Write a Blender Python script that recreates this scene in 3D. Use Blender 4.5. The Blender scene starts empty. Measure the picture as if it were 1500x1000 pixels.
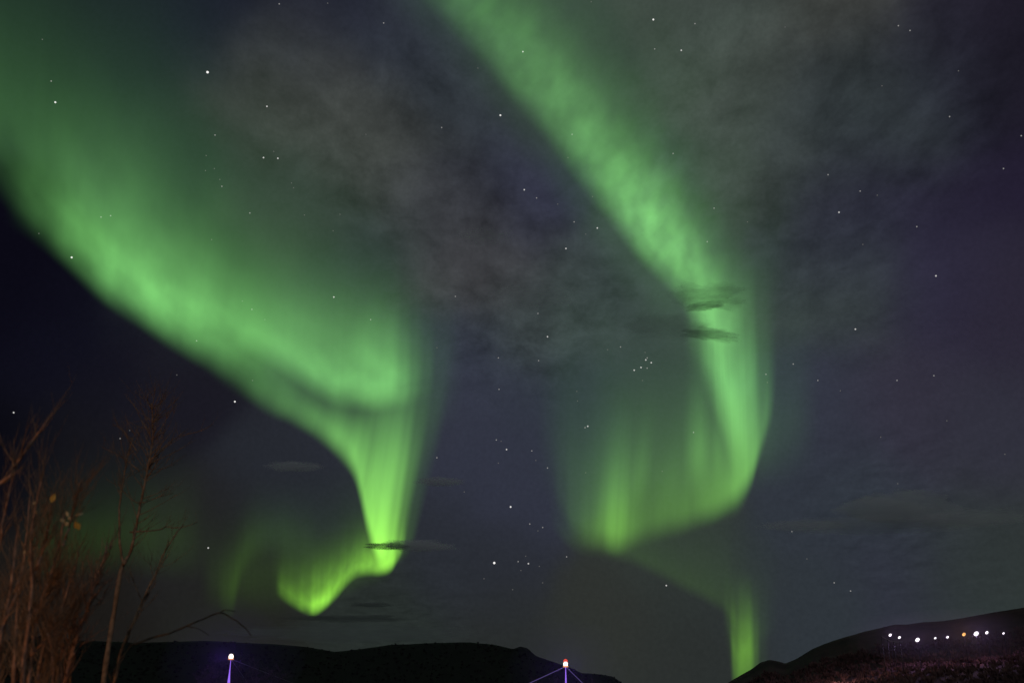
import bpy, bmesh, math, random
import numpy as np
from mathutils import Vector, noise as mnoise

random.seed(11)
C = bpy.context.scene.collection
scene = bpy.context.scene
R = math.radians

# ------------------------------------------------------------------ camera
# A phone on a slight rise, tilted up at the northern sky.
W, H, F = 1500.0, 1000.0, 1450.0          # picture size and focal length in its pixels
HORIZON = 1030.0
PITCH = math.atan((HORIZON - H / 2) / F)
EYE = Vector((0, 0, 3.0))
cam_data = bpy.data.cameras.new('camera')
cam = bpy.data.objects.new('camera', cam_data)
C.objects.link(cam)
cam.location = EYE
cam.rotation_euler = (math.pi / 2 + PITCH, 0, 0)
cam_data.sensor_width = 36.0
cam_data.lens = 36.0 * F / W
cam_data.clip_start = 0.05
cam_data.clip_end = 400000
cam_data.dof.use_dof = True            # focused on the stars; the shrubs close by go soft
cam_data.dof.focus_distance = 3000.0
cam_data.dof.aperture_fstop = 3.0
scene.camera = cam
CP, SP = math.cos(PITCH), math.sin(PITCH)


def ray(px, py):
    """unit direction in the world for a place in the photograph"""
    x, y = (px - W / 2) / F, -(py - H / 2) / F
    return Vector((x, CP - y * SP, SP + y * CP)).normalized()


def at(px, py, dist):
    """the point at this horizontal range"""
    d = ray(px, py)
    return EYE + d * (dist / math.hypot(d.x, d.y))


def lin(c):
    return tuple((v / 255 / 12.92) if v / 255 <= .04045 else ((v / 255 + .055) / 1.055) ** 2.4 for v in c)


# ------------------------------------------------------------------ render + view
scene.render.engine = 'CYCLES'
scene.cycles.transparent_max_bounces = 64
scene.cycles.max_bounces = 6
scene.cycles.volume_bounces = 1
scene.cycles.use_denoising = True
scene.cycles.denoiser = 'OPENIMAGEDENOISE'
scene.cycles.denoising_input_passes = 'RGB_ALBEDO_NORMAL'
scene.cycles.sample_clamp_indirect = 2.0
scene.view_settings.view_transform = 'Standard'
scene.view_settings.look = 'None'
scene.view_settings.exposure = 0
scene.view_settings.gamma = 1

# ------------------------------------------------------------------ night sky (world)
SKY = [  # place in the photograph, night-sky tone there without aurora (8-bit)
    (0, 400, (10, 9, 20)), (110, 520, (15, 15, 27)), (250, 570, (25, 24, 33)), (0, 640, (9, 9, 17)),
    (130, 650, (23, 23, 27)), (420, 690, (37, 40, 47)), (300, 800, (32, 32, 33)), (120, 860, (26, 24, 22)),
    (350, 920, (33, 34, 31)), (560, 930, (38, 43, 41)), (680, 560, (50, 53, 67)), (760, 690, (48, 51, 65)),
    (700, 840, (41, 44, 52)), (730, 960, (39, 42, 41)), (900, 920, (46, 49, 46)), (1010, 960, (42, 46, 45)),
    (40, 60, (25, 33, 36)), (200, 40, (27, 34, 40)), (330, 10, (27, 29, 44)), (480, 20, (33, 35, 48)),
    (610, 70, (46, 49, 60)), (430, 110, (60, 60, 60)), (540, 190, (63, 64, 63)), (640, 300, (56, 56, 62)),
    (700, 130, (46, 50, 56)), (760, 270, (46, 46, 64)), (700, 370, (60, 58, 62)), (800, 440, (58, 64, 66)),
    (1000, 20, (62, 68, 66)), (1100, 90, (64, 68, 66)), (1230, 50, (60, 59, 58)), (1120, 190, (62, 66, 65)),
    (1250, 150, (56, 62, 62)), (1380, 50, (35, 31, 44)), (1480, 90, (27, 24, 35)), (1340, 130, (36, 37, 50)),
    (1310, 190, (47, 52, 54)), (1200, 180, (42, 47, 58)), (1150, 230, (57, 60, 60)), (1300, 270, (39, 35, 53)),
    (1450, 260, (34, 29, 47)), (1230, 340, (42, 41, 57)), (1210, 420, (55, 62, 63)), (1380, 420, (44, 41, 60)),
    (1480, 460, (42, 38, 52)), (1300, 580, (50, 47, 61)), (1190, 600, (50, 54, 67)), (1450, 620, (48, 48, 60)),
    (1230, 740, (47, 52, 61)), (1330, 840, (46, 48, 60)), (1460, 790, (46, 51, 52)), (1180, 900, (46, 52, 58)),
    (1470, 870, (46, 54, 52)), (930, 420, (56, 62, 66)), (980, 620, (50, 56, 60)), (1000, 800, (48, 55, 53)),
    (840, 620, (48, 54, 64)), (840, 120, (50, 56, 58)), (950, 300, (52, 58, 62)), (250, 250, (32, 40, 44)),
    (420, 300, (48, 54, 54)), (300, 430, (30, 34, 40)), (500, 430, (44, 50, 54)), (520, 600, (42, 45, 54)),
]
world = bpy.data.worlds.new('World')
scene.world = world
world.use_nodes = True
wt = world.node_tree
for n in list(wt.nodes):
    wt.nodes.remove(n)


def wnode(kind, **kw):
    n = wt.nodes.new(kind)
    for k, v in kw.items():
        setattr(n, k, v)
    return n


def wmath(op, a, b=None, c=None):
    n = wnode('ShaderNodeMath', operation=op)
    for i, v in enumerate((a, b, c)):
        if v is None:
            continue
        if isinstance(v, (int, float)):
            n.inputs[i].default_value = v
        else:
            wt.links.new(v, n.inputs[i])
    return n.outputs[0]


def wvec(op, a, b=None, scale=None):
    n = wnode('ShaderNodeVectorMath', operation=op)
    for i, v in enumerate((a, b)):
        if v is None:
            continue
        if isinstance(v, (tuple, list, Vector)):
            n.inputs[i].default_value = tuple(v)
        else:
            wt.links.new(v, n.inputs[i])
    if scale is not None:
        if isinstance(scale, (int, float)):
            n.inputs['Scale'].default_value = scale
        else:
            wt.links.new(scale, n.inputs['Scale'])
    return n.outputs['Value'] if op in ('DOT_PRODUCT', 'LENGTH') else n.outputs['Vector']


tc = wnode('ShaderNodeTexCoord')
direction = wvec('NORMALIZE', tc.outputs['Generated'])
# thin cloud is textured by noise laid out on a flat cloud deck above the place
sep = wnode('ShaderNodeSeparateXYZ')
wt.links.new(direction, sep.inputs[0])
height = wmath('ADD', wmath('MAXIMUM', sep.outputs['Z'], 0.0), 0.12)
comb = wnode('ShaderNodeCombineXYZ')
wt.links.new(wmath('DIVIDE', sep.outputs['X'], height), comb.inputs[0])
wt.links.new(wmath('DIVIDE', sep.outputs['Y'], height), comb.inputs[1])
deck = comb.outputs[0]


def wnoise(scale, detail, rough, stretch, dist=0.6, off=0.0):
    m = wnode('ShaderNodeMapping')
    m.inputs['Scale'].default_value = stretch
    m.inputs['Location'].default_value = (off, off * 1.7, 0)
    wt.links.new(deck, m.inputs['Vector'])
    n = wnode('ShaderNodeTexNoise')
    n.inputs['Scale'].default_value = scale
    n.inputs['Detail'].default_value = detail
    n.inputs['Roughness'].default_value = rough
    n.inputs['Distortion'].default_value = dist
    wt.links.new(m.outputs[0], n.inputs['Vector'])
    return n.outputs['Fac']


KS = 1.0 / (0.037 ** 2)
# warp the look-up a little so that tones do not sit in round spots
nw = wnode('ShaderNodeTexNoise')
nw.inputs['Scale'].default_value = 8.5
nw.inputs['Detail'].default_value = 4.0
wt.links.new(direction, nw.inputs['Vector'])
warp = wvec('SCALE', wvec('SUBTRACT', nw.outputs['Color'], (.5, .5, .5)), scale=0.085)
wdir = wvec('NORMALIZE', wvec('ADD', direction, warp))
acc, wsum = None, None
for (px, py, col) in SKY:
    d = wvec('DOT_PRODUCT', wdir, ray(px, py))
    w = wmath('EXPONENT', wmath('MULTIPLY_ADD', d, KS, -KS))
    cv = wvec('SCALE', lin(col), scale=w)
    acc = cv if acc is None else wvec('ADD', acc, cv)
    wsum = w if wsum is None else wmath('ADD', wsum, w)
acc = wvec('ADD', acc, tuple(v * 2e-4 for v in lin((34, 34, 44))))
wsum = wmath('ADD', wsum, 2e-4)
base = wvec('SCALE', acc, scale=wmath('DIVIDE', 1.0, wsum))
# cloud patches: (place, weight)
CLOUD = [(430, 110, .8), (540, 170, 1), (620, 250, 1), (660, 350, 1), (760, 420, .8), (820, 450, .7),
         (1090, 110, .8), (1200, 100, 1), (1250, 170, 1), (1310, 180, .9), (1120, 220, .8), (1380, 110, .7),
         (1220, 420, .6), (1310, 745, .6), (880, 380, .4), (950, 200, .5), (560, 920, .6), (700, 60, .5)]
KC = 1.0 / (0.06 ** 2)
mask = None
for (px, py, a) in CLOUD:
    d = wvec('DOT_PRODUCT', wdir, ray(px, py))
    w = wmath('MULTIPLY', wmath('EXPONENT', wmath('MULTIPLY_ADD', d, KC, -KC)), a)
    mask = w if mask is None else wmath('ADD', mask, w)
mask = wmath('MINIMUM', mask, 1.0)
c1 = wnoise(7.5, 7.0, .6, (1.25, .75, 1.0), 0.35)
c2 = wnoise(19.0, 5.0, .62, (1.1, .8, 1.0), 0.3, 3.1)
cl = wmath('ADD', wmath('MULTIPLY', wmath('SUBTRACT', c1, .48), 1.75), wmath('MULTIPLY', wmath('SUBTRACT', c2, .5), .7))
gain = wmath('MULTIPLY_ADD', wmath('MULTIPLY', mask, cl), 1.0, 1.0)
# very fine unevenness of the airglow everywhere
fn = wnode('ShaderNodeTexNoise')
fn.inputs['Scale'].default_value = 260.0
fn.inputs['Detail'].default_value = 2.0
wt.links.new(direction, fn.inputs['Vector'])
gain = wmath('MULTIPLY', gain, wmath('MULTIPLY_ADD', fn.outputs['Fac'], .26, .87))
tint = wvec('ADD', wvec('SCALE', (-.05, .03, -.02), scale=mask), (1, 1, 1))
tone = wvec('MULTIPLY', wvec('SCALE', base, scale=gain), tint)
bg = wnode('ShaderNodeBackground')
bg.inputs['Strength'].default_value = 1.0
wt.links.new(tone, bg.inputs['Color'])
out = wnode('ShaderNodeOutputWorld')
wt.links.new(bg.outputs[0], out.inputs['Surface'])
world.cycles.sampling_method = 'MANUAL'
world.cycles.sample_map_resolution = 512

# ------------------------------------------------------------------ lamps that light the foreground
def light(name, kind, energy, color, loc, **kw):
    ld = bpy.data.lights.new(name, kind)
    ld.energy = energy
    ld.color = color
    for k, v in kw.items():
        setattr(ld, k, v)
    o = bpy.data.objects.new(name, ld)
    C.objects.link(o)
    o.location = loc
    return o


# the low warm lamp of the yard the picture is taken from, left of the camera
light('yard_lamp_light', 'POINT', 230.0, (1.0, .42, .15), (-4.8, .6, 1.85), shadow_soft_size=.12)
# the town's glow from behind: one weak pale lamp added for hill and clouds
glow = light('town_glow', 'SUN', .38, (.84, .91, .92), (0, -20, 10), angle=R(12))
glow.rotation_euler = (R(62), 0, R(8))


# ------------------------------------------------------------------ materials
def new_mat(name):
    m = bpy.data.materials.new(name)
    m.use_nodes = True
    nt = m.node_tree
    for n in list(nt.nodes):
        nt.nodes.remove(n)
    o = nt.nodes.new('ShaderNodeOutputMaterial')
    return m, nt, o


def surface(name, c1, c2, scale=8.0, rough=.9, bump=.3, detail=6.0):
    m, nt, o = new_mat(name)
    p = nt.nodes.new('ShaderNodeBsdfPrincipled')
    p.inputs['Roughness'].default_value = rough
    p.inputs['Specular IOR Level'].default_value = .2
    t = nt.nodes.new('ShaderNodeTexCoord')
    n = nt.nodes.new('ShaderNodeTexNoise')
    n.inputs['Scale'].default_value = scale
    n.inputs['Detail'].default_value = detail
    n.inputs['Roughness'].default_value = .65
    r = nt.nodes.new('ShaderNodeValToRGB')
    r.color_ramp.elements[0].color = (*c1, 1)
    r.color_ramp.elements[1].color = (*c2, 1)
    r.color_ramp.elements[0].position = .32
    r.color_ramp.elements[1].position = .7
    b = nt.nodes.new('ShaderNodeBump')
    b.inputs['Strength'].default_value = bump
    nt.links.new(t.outputs['Object'], n.inputs['Vector'])
    nt.links.new(n.outputs['Fac'], r.inputs[0])
    nt.links.new(r.outputs[0], p.inputs['Base Color'])
    nt.links.new(n.outputs['Fac'], b.inputs['Height'])
    nt.links.new(b.outputs[0], p.inputs['Normal'])
    nt.links.new(p.outputs[0], o.inputs['Surface'])
    return m


def glowing(name, color, strength):
    m, nt, o = new_mat(name)
    e = nt.nodes.new('ShaderNodeEmission')
    e.inputs['Color'].default_value = (*color, 1)
    e.inputs['Strength'].default_value = strength
    nt.links.new(e.outputs[0], o.inputs['Surface'])
    m.cycles.emission_sampling = 'NONE'
    return m


M_HEATH = surface('dark_heath', (.003, .003, .003), (.008, .007, .006), .35, bump=.6)
M_SLOPE = surface('brown_heath', (.012, .008, .009), (.085, .045, .043), .05, bump=.5)  # reddish light on the slope put into the heath's colour
M_GROUND = surface('dark_grass', (.015, .016, .010), (.04, .04, .025), .6)
M_SCRUB = surface('dry_scrub', (.02, .012, .012), (.13, .072, .064), .05)  # brown scrub, its colour reddened in place of reddish light
M_DARKSCRUB = surface('dark_scrub', (.003, .003, .002), (.008, .007, .005), 3.0)
M_BARK = surface('reddish_bark', (.09, .058, .036), (.28, .19, .12), 26.0, rough=.75)
M_PALEBARK = surface('grey_bark', (.12, .07, .05), (.36, .23, .17), 26.0, rough=.75)
M_DARKBARK = surface('blackish_bark', (.03, .024, .018), (.09, .07, .05), 26.0)  # darkness of a silhouetted branch put into its bark colour
M_LEAF = surface('yellow_leaf', (.45, .22, .03), (.7, .42, .08), 40.0, rough=.6)
M_PALELEAF = surface('faded_leaf', (.3, .25, .14), (.5, .42, .25), 40.0, rough=.6)
M_METAL = surface('dark_metal', (.012, .012, .013), (.03, .03, .032), 12.0, rough=.5, bump=.05)

m, nt, o = new_mat('auroral_light')          # oxygen light: adds to what is behind, hides nothing
a_ = nt.nodes.new('ShaderNodeAttribute')
a_.attribute_name = 'emission_rate'
e_ = nt.nodes.new('ShaderNodeEmission')
t_ = nt.nodes.new('ShaderNodeBsdfTransparent')
s_ = nt.nodes.new('ShaderNodeAddShader')
nt.links.new(a_.outputs['Color'], e_.inputs['Color'])
nt.links.new(e_.outputs[0], s_.inputs[0])
nt.links.new(t_.outputs[0], s_.inputs[1])
nt.links.new(s_.outputs[0], o.inputs['Surface'])
m.cycles.emission_sampling = 'NONE'
M_AURORA = m


# ------------------------------------------------------------------ helpers
def tag(o, label=None, cat=None, group=None, kind=None):
    if label: o['label'] = label
    if cat: o['category'] = cat
    if group: o['group'] = group
    if kind: o['kind'] = kind
    return o


def link(name, me, mat=None, parent=None, smooth=True):
    if mat is not None and not me.materials:
        me.materials.append(mat)
    if smooth and len(me.polygons):
        me.polygons.foreach_set('use_smooth', [True] * len(me.polygons))
    o = bpy.data.objects.new(name, me)
    C.objects.link(o)
    if parent is not None:
        o.parent = parent
    return o


def empty(name, loc):
    o = bpy.data.objects.new(name, None)
    C.objects.link(o)
    o.location = loc
    return o


class MB:
    """collects tubes, blades and lathes and links them as one mesh"""
    def __init__(self):
        self.v, self.f = [], []

    def tube(self, pts, radii, sides=6, cap=True):
        pts = [Vector(p) for p in pts]
        n0 = len(self.v)
        ref = Vector((.3, 1, .2)).normalized()
        for i, p in enumerate(pts):
            t = (pts[min(i + 1, len(pts) - 1)] - pts[max(i - 1, 0)]).normalized()
            a = t.cross(ref)
            if a.length < 1e-4:
                a = t.cross(Vector((1, 0, 0)))
            a.normalize()
            b = t.cross(a)
            for k in range(sides):
                q = 2 * math.pi * k / sides
                self.v.append(p + (a * math.cos(q) + b * math.sin(q)) * radii[i])
        for i in range(len(pts) - 1):
            for k in range(sides):
                k2 = (k + 1) % sides
                self.f.append((n0 + i * sides + k, n0 + i * sides + k2, n0 + (i + 1) * sides + k2, n0 + (i + 1) * sides + k))
        if cap:
            self.f.append(tuple(n0 + k for k in range(sides))[::-1])
            self.f.append(tuple(n0 + (len(pts) - 1) * sides + k for k in range(sides)))

    def lathe(self, base, profile, sides=12):
        self.tube([Vector(base) + Vector((0, 0, z)) for r, z in profile], [r for r, z in profile], sides)

    def blade(self, p, d, w, l, curl=.2):
        d = Vector(d).normalized()
        s = d.cross(Vector((random.uniform(-1, 1), random.uniform(-1, 1), random.uniform(-1, 1))))
        if s.length < 1e-3:
            s = Vector((1, 0, 0))
        s.normalize()
        u = s.cross(d)
        n0 = len(self.v)
        p = Vector(p)
        self.v += [p, p + d * l * .5 + s * w * .5 + u * curl * l * .2, p + d * l, p + d * l * .5 - s * w * .5 + u * curl * l * .2]
        self.f.append((n0, n0 + 1, n0 + 2, n0 + 3))

    def build(self, name, mat, parent=None, smooth=True):
        off = parent.location if parent is not None else Vector((0, 0, 0))
        me = bpy.data.meshes.new(name)
        me.from_pydata([tuple(Vector(q) - off) for q in self.v], [], self.f)
        me.update()
        return link(name, me, mat, parent, smooth)


def fbm2(n, m, fx, fy, octaves=4, seed=0, gain=.5):
    """n x m field of fractal noise, about -1 .. 1"""
    out_ = np.zeros((n, m))
    for i in range(n):
        for j in range(m):
            a, s, x, y = 1.0, 0.0, i / n * fx, j / m * fy
            for q in range(octaves):
                s += a * mnoise.noise(Vector((x + seed * 7.3, y + seed * 3.1, q * 5.7 + seed)))
                a *= gain; x *= 2.03; y *= 2.03
            out_[i, j] = s
    return out_


def catmull(P, n):
    P = np.array(P, float)
    k = len(P)
    Q = np.vstack([2 * P[0] - P[1], P, 2 * P[-1] - P[-2]])
    seg = np.hypot(np.diff(P[:, 0]), np.diff(P[:, 1])) + 8
    s = np.concatenate([[0], np.cumsum(seg)])
    res = np.zeros((n, P.shape[1]))
    for i, t in enumerate(np.linspace(0, s[-1], n)):
        j = min(int(np.searchsorted(s, t, 'right')) - 1, k - 2)
        u = (t - s[j]) / seg[j]
        p0, p1, p2, p3 = Q[j], Q[j + 1], Q[j + 2], Q[j + 3]
        m1 = (p2 - p0) * .5
        m2 = (p3 - p1) * .5
        h = u * u * (3 - 2 * u)
        res[i] = (2 * u**3 - 3 * u**2 + 1) * p1 + (u**3 - 2 * u**2 + u) * m1 + (-2 * u**3 + 3 * u**2) * p2 + (u**3 - u**2) * m2
        res[i, 4:] = p1[4:] * (1 - h) + p2[4:] * h       # strengths never overshoot
    return res


# ------------------------------------------------------------------ aurora
AURORA_FLOOR = 3000.0
HI = np.array((.315, 1.0, .245))       # high green
LO = np.array((.37, 1.0, .07))       # yellower light seen low through more air


def curtain(parent, stations, rise=30, fall=.45, power=1.3, rays=.10, ray_freq=40, patch=.10, patch_freq=(6, 3), low=0.0, wob=7.0, n=160, mrows=44, seed=1, gain=1.0, tail=1.0):
    """One auroral curtain: a sheet of rays that stand on its lower border, all at the aurora's height.
    stations: lower border x, y, top of the ray x, y, strength."""
    S = catmull(stations, n)
    t = np.linspace(0, 1, mrows) ** 1.5
    verts, cols = [], []
    ph = fbm2(n, mrows, *patch_freq, 4, seed)
    for i in range(n):
        xb, yb, xt, yt, I = S[i]
        wl = i / n * sum(math.hypot(stations[k + 1][0] - stations[k][0], stations[k + 1][1] - stations[k][1]) for k in range(len(stations) - 1))
        w_ = wob * (mnoise.noise(Vector((wl / 95, seed * 2.3, 9))) + .55 * mnoise.noise(Vector((wl / 38, seed * 2.3, 2))))
        xb += .5 * w_; yb += w_
        d = ray(xb, yb)
        hd = math.hypot(d.x, d.y)
        el = math.atan2(d.z, hd)
        dist = min(AURORA_FLOOR / math.tan(max(el, R(1.0))), 42000.0) * (1 + .011 * (seed % 40))   # each sheet has its own depth
        L = max(math.hypot(xt - xb, yt - yb), 1)
        rn = mnoise.noise(Vector((i / n * ray_freq, seed * 3.7, 0))) + .6 * mnoise.noise(Vector((i / n * ray_freq * 2.7, seed * 1.7, 4)))
        for j in range(mrows):
            v = t[j]
            x, y = xb + (xt - xb) * v, yb + (yt - yb) * v
            verts.append(at(x, y, dist))
            r = min(1.0, v * L / rise)
            r = r * r * (3 - 2 * r)
            e = math.exp(-(v / fall) ** power) * max(0.0, 1 - v) ** tail
            if j in (0, mrows - 1):
                e = 0.0
            g = max(0.0, I * gain * r * e * (1 + rays * rn) * (1 + patch * ph[i, j]))
            k = min(1.0, max(0.0, (y - 560) / 300.0)) * (1 - low) + low
            c = HI * (1 - k) + LO * k
            cols.append((c[0] * g, c[1] * g, c[2] * g, 1.0))
    faces = [(i * mrows + j, (i + 1) * mrows + j, (i + 1) * mrows + j + 1, i * mrows + j + 1) for i in range(n - 1) for j in range(mrows - 1)]
    me = bpy.data.meshes.new('curtain')
    off = parent.location
    me.from_pydata([tuple(v - off) for v in verts], [], faces)
    at_ = me.color_attributes.new('emission_rate', 'FLOAT_COLOR', 'POINT')
    at_.data.foreach_set('color', np.array(cols, np.float32).ravel())
    me.update()
    return link('curtain', me, M_AURORA, parent)


# left: the broad band, the bright fold at its end and the tongue running down
lefta = tag(empty('aurora', at(300, 560, 5000)), 'broad green aurora sweeping from the left edge down into a narrow bright tongue', 'aurora')
curtain(lefta, [(-160, 190, -140, -260, .04), (-60, 235, -40, -200, .06), (0, 305, 20, -150, .08), (50, 355, 80, -120, .14), (95, 400, 130, -80, .30),
                (150, 450, 190, -30, .42), (210, 490, 260, 20, .42), (270, 530, 330, 60, .36), (330, 572, 390, 110, .26),
                (390, 606, 450, 160, .18), (440, 632, 500, 220, .11), (480, 660, 540, 280, .05), (520, 690, 580, 340, 0)],
        rise=95, fall=.34, power=1.35, patch=.38, patch_freq=(12, 7), rays=.05, seed=1, n=220)
# its bright core near the lower border
curtain(lefta, [(0, 330, 20, 60, 0), (60, 372, 90, 100, .10), (110, 415, 150, 140, .28), (160, 458, 205, 180, .50), (210, 490, 260, 220, .62), (260, 522, 315, 260, .54),
                (310, 552, 365, 300, .33), (360, 580, 410, 340, .2), (400, 605, 445, 370, .1), (440, 632, 480, 400, 0)],
        rise=80, fall=.42, power=1.9, patch=.36, patch_freq=(10, 6), rays=.03, seed=21, n=160)
curtain(lefta, [(-160, 170, -140, -420, .06), (0, 265, 20, -300, .10), (100, 370, 130, -200, .11), (220, 460, 260, -160, .11), (330, 540, 380, -60, .11),
                (430, 590, 480, 60, .12), (520, 620, 560, 160, .12), (590, 640, 610, 230, .1), (640, 640, 650, 300, .05), (680, 640, 690, 330, 0)],
        rise=140, fall=.55, power=1.6, rays=.03, seed=2)
# the bright fold
curtain(lefta, [(250, 470, 300, 290, 0), (310, 496, 345, 300, .18), (360, 524, 385, 310, .30), (410, 554, 430, 320, .38), (460, 584, 476, 330, .46), (500, 602, 514, 340, .52), (540, 611, 550, 350, .62),
                (570, 610, 577, 360, .58), (590, 606, 594, 375, .36), (606, 600, 608, 390, .18), (624, 592, 626, 400, .05), (640, 580, 640, 400, 0)],
        rise=48, fall=.52, power=2.0, rays=.04, patch=.22, patch_freq=(8, 5), seed=3, tail=.7)
# the strip along the border below the fold
curtain(lefta, [(330, 572, 345, 500, 0), (380, 602, 400, 530, .14), (420, 624, 445, 550, .24), (455, 645, 480, 568, .36), (485, 668, 512, 580, .42), (510, 694, 536, 588, .32), (530, 740, 556, 590, 0)],
        rise=40, fall=.75, power=2.2, rays=.03, seed=22, n=100, gain=1.25, tail=.7)
# the tongue
curtain(lefta, [(470, 652, 480, 530, 0), (492, 676, 513, 582, .14), (514, 702, 538, 576, .34), (527, 742, 556, 570, .56), (538, 790, 572, 568, .84), (552, 832, 590, 566, .98),
                (566, 838, 606, 562, .62), (578, 828, 620, 560, .22), (590, 820, 640, 560, .05), (604, 810, 676, 550, 0)],
        rise=34, fall=.95, power=2.6, rays=.06, ray_freq=12, seed=4, tail=.6)
curtain(lefta, [(530, 640, 520, 430, 0), (560, 700, 560, 420, .07), (585, 760, 600, 400, .13), (605, 740, 640, 390, .11), (625, 700, 660, 390, .05), (645, 680, 690, 400, 0)],
        rise=110, fall=.6, power=1.6, rays=.06, ray_freq=14, seed=5)
# the hooked foot
curtain(lefta, [(596, 800, 600, 690, 0), (584, 826, 590, 710, .25), (572, 842, 578, 725, .62), (556, 846, 562, 735, .66), (540, 846, 546, 735, .54), (522, 849, 528, 735, .44), (506, 861, 512, 745, .42), (492, 877, 498, 755, .48),
                (476, 893, 482, 770, .66), (460, 904, 466, 780, .74), (446, 901, 452, 785, .38), (430, 894, 434, 790, .24), (414, 884, 418, 790, .18), (402, 874, 405, 790, 0)],
        rise=24, fall=.34, power=1.3, rays=.2, ray_freq=14, low=.6, seed=6, gain=1.75, wob=4, patch=.3, patch_freq=(10, 4))
curtain(lefta, [(600, 840, 600, 640, 0), (540, 860, 540, 640, .08), (480, 890, 480, 680, .08), (430, 890, 430, 690, .05), (390, 880, 390, 700, 0)],
        rise=60, fall=.6, rays=.05, seed=7, low=.4)

faint = tag(empty('aurora', at(350, 860, 20000)), 'faint small green arc low beside the tongue of the left aurora', 'aurora')
curtain(faint, [(470, 840, 465, 690, 0), (445, 836, 442, 690, .025), (410, 826, 408, 690, .06), (380, 832, 378, 690, .07), (357, 860, 355, 720, .07), (343, 905, 341, 750, .075), (330, 910, 328, 765, .045), (316, 900, 314, 780, 0)],
        rise=60, fall=.6, power=2, rays=.1, seed=8, low=.1, gain=.85)
curtain(faint, [(290, 900, 290, 700, 0), (320, 905, 320, 700, .035), (360, 905, 360, 690, .045), (400, 905, 400, 690, .04), (440, 900, 440, 690, .03), (480, 900, 480, 700, 0)],
        rise=90, fall=.6, power=2, rays=.1, seed=38, low=.1)
veil = tag(empty('aurora', at(180, 800, 16000)), 'dim olive glow of aurora behind the bare tree at left', 'aurora')
curtain(veil, [(20, 860, 20, 660, 0), (80, 860, 80, 650, .034), (130, 850, 135, 640, .044), (200, 850, 205, 620, .042), (260, 860, 262, 610, .034), (320, 860, 320, 640, 0)],
        rise=90, fall=.6, power=2, rays=.2, ray_freq=12, seed=9, low=.9)

# right: the long band, the curl and its rays
righta = tag(empty('aurora', at(1000, 700, 9000)), 'long green aurora falling from the top edge and curling into a hook with rays', 'aurora')
curtain(righta, [(528, -80, 733, -330, 0.14), (608, 0, 803, -250, 0.18), (678, 75, 863, -180, 0.22), (738, 147, 918, -110, 0.28), (792, 207, 962, -40, 0.36), (837, 268, 997, 30, 0.48), (887, 330, 1042, 90, 0.74), (931, 386, 1072, 150, 0.98),
                 (977, 432, 1092, 210, 0.86), (1012, 480, 1112, 260, 0.8), (1042, 520, 1127, 300, 0.42), (1072, 560, 1142, 340, 0)],
        rise=112, fall=.235, power=1.5, patch=.36, patch_freq=(26, 8), gain=2.5, rays=.04, seed=11, n=220)
curtain(righta, [(480, -60, 760, -440, .09), (620, 80, 900, -340, .11), (740, 220, 1020, -220, .13), (840, 360, 1100, -80, .15), (930, 480, 1170, 50, .14), (1020, 560, 1210, 140, .08), (1100, 600, 1240, 200, 0)],
        rise=190, fall=.48, power=1.5, patch=.25, patch_freq=(14, 8), rays=.03, seed=12)
# right limb of the curl
curtain(righta, [(997, 530, 1001, 370, 0), (1019, 560, 1017, 370, 0.28), (1039, 605, 1033, 368, 0.62), (1057, 655, 1047, 366, 0.82), (1074, 705, 1063, 364, 0.74), (1089, 722, 1078, 362, 0.62), (1103, 700, 1094, 360, 0.4), (1117, 660, 1112, 360, 0.09), (1137, 640, 1137, 360, 0)],
        rise=165, fall=.72, power=3.0, rays=.08, ray_freq=22, seed=13, patch=.14, patch_freq=(6, 6), tail=.5, wob=3)
# the hanging drapery of the curl
curtain(righta, [(1137, 600, 1147, 380, 0), (1121, 668, 1127, 400, 0.1), (1101, 718, 1102, 430, 0.26), (1080, 748, 1080, 450, 0.27), (1055, 768, 1055, 460, 0.22), (1020, 780, 1018, 470, 0.16), (985, 790, 982, 480, 0.125), (950, 802, 950, 490, 0.115),
                 (925, 812, 935, 500, 0.16), (908, 820, 922, 510, 0.26), (894, 818, 910, 520, 0.28), (880, 812, 893, 540, 0.16), (860, 808, 868, 560, 0.11), (840, 795, 845, 560, 0.07), (822, 765, 826, 540, 0.02), (806, 730, 810, 520, 0)],
        rise=44, fall=.5, power=1.5, rays=.16, ray_freq=30, seed=14, n=220)
# the bright lower roll of the curl
curtain(righta, [(1133, 610, 1137, 480, 0), (1119, 672, 1125, 480, 0.14), (1099, 722, 1105, 500, 0.3), (1079, 752, 1083, 520, 0.3), (1050, 772, 1050, 560, 0.18), (1010, 786, 1010, 590, 0.08), (960, 800, 960, 620, 0.05), (915, 818, 918, 600, 0.14), (890, 818, 895, 600, 0.14), (860, 806, 862, 600, 0.05), (830, 780, 832, 600, 0)],
        rise=64, fall=.5, power=1.7, rays=.08, ray_freq=16, seed=37, n=140, wob=9)
# single rays
for q_, st in enumerate(([(868, 800, 888, 545, 0), (882, 806, 903, 542, .12), (894, 808, 918, 540, .15), (914, 808, 940, 545, 0)],
           [(900, 810, 912, 560, 0), (910, 806, 930, 560, .10), (922, 800, 942, 560, 0)],
           [(914, 765, 934, 530, 0), (934, 755, 954, 525, .13), (954, 745, 976, 530, 0)],
           [(996, 735, 998, 440, 0), (1022, 730, 1024, 430, .22), (1050, 720, 1050, 440, 0)],
           [(1040, 720, 1038, 500, 0), (1050, 725, 1050, 500, .10), (1064, 725, 1062, 500, 0)],
           [(955, 780, 975, 600, 0), (975, 775, 992, 590, .06), (995, 770, 1008, 600, 0)])):
    curtain(righta, st, rise=90, fall=.55, power=1.8, rays=.06, ray_freq=5, n=50, seed=30 + q_, wob=2)
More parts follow.
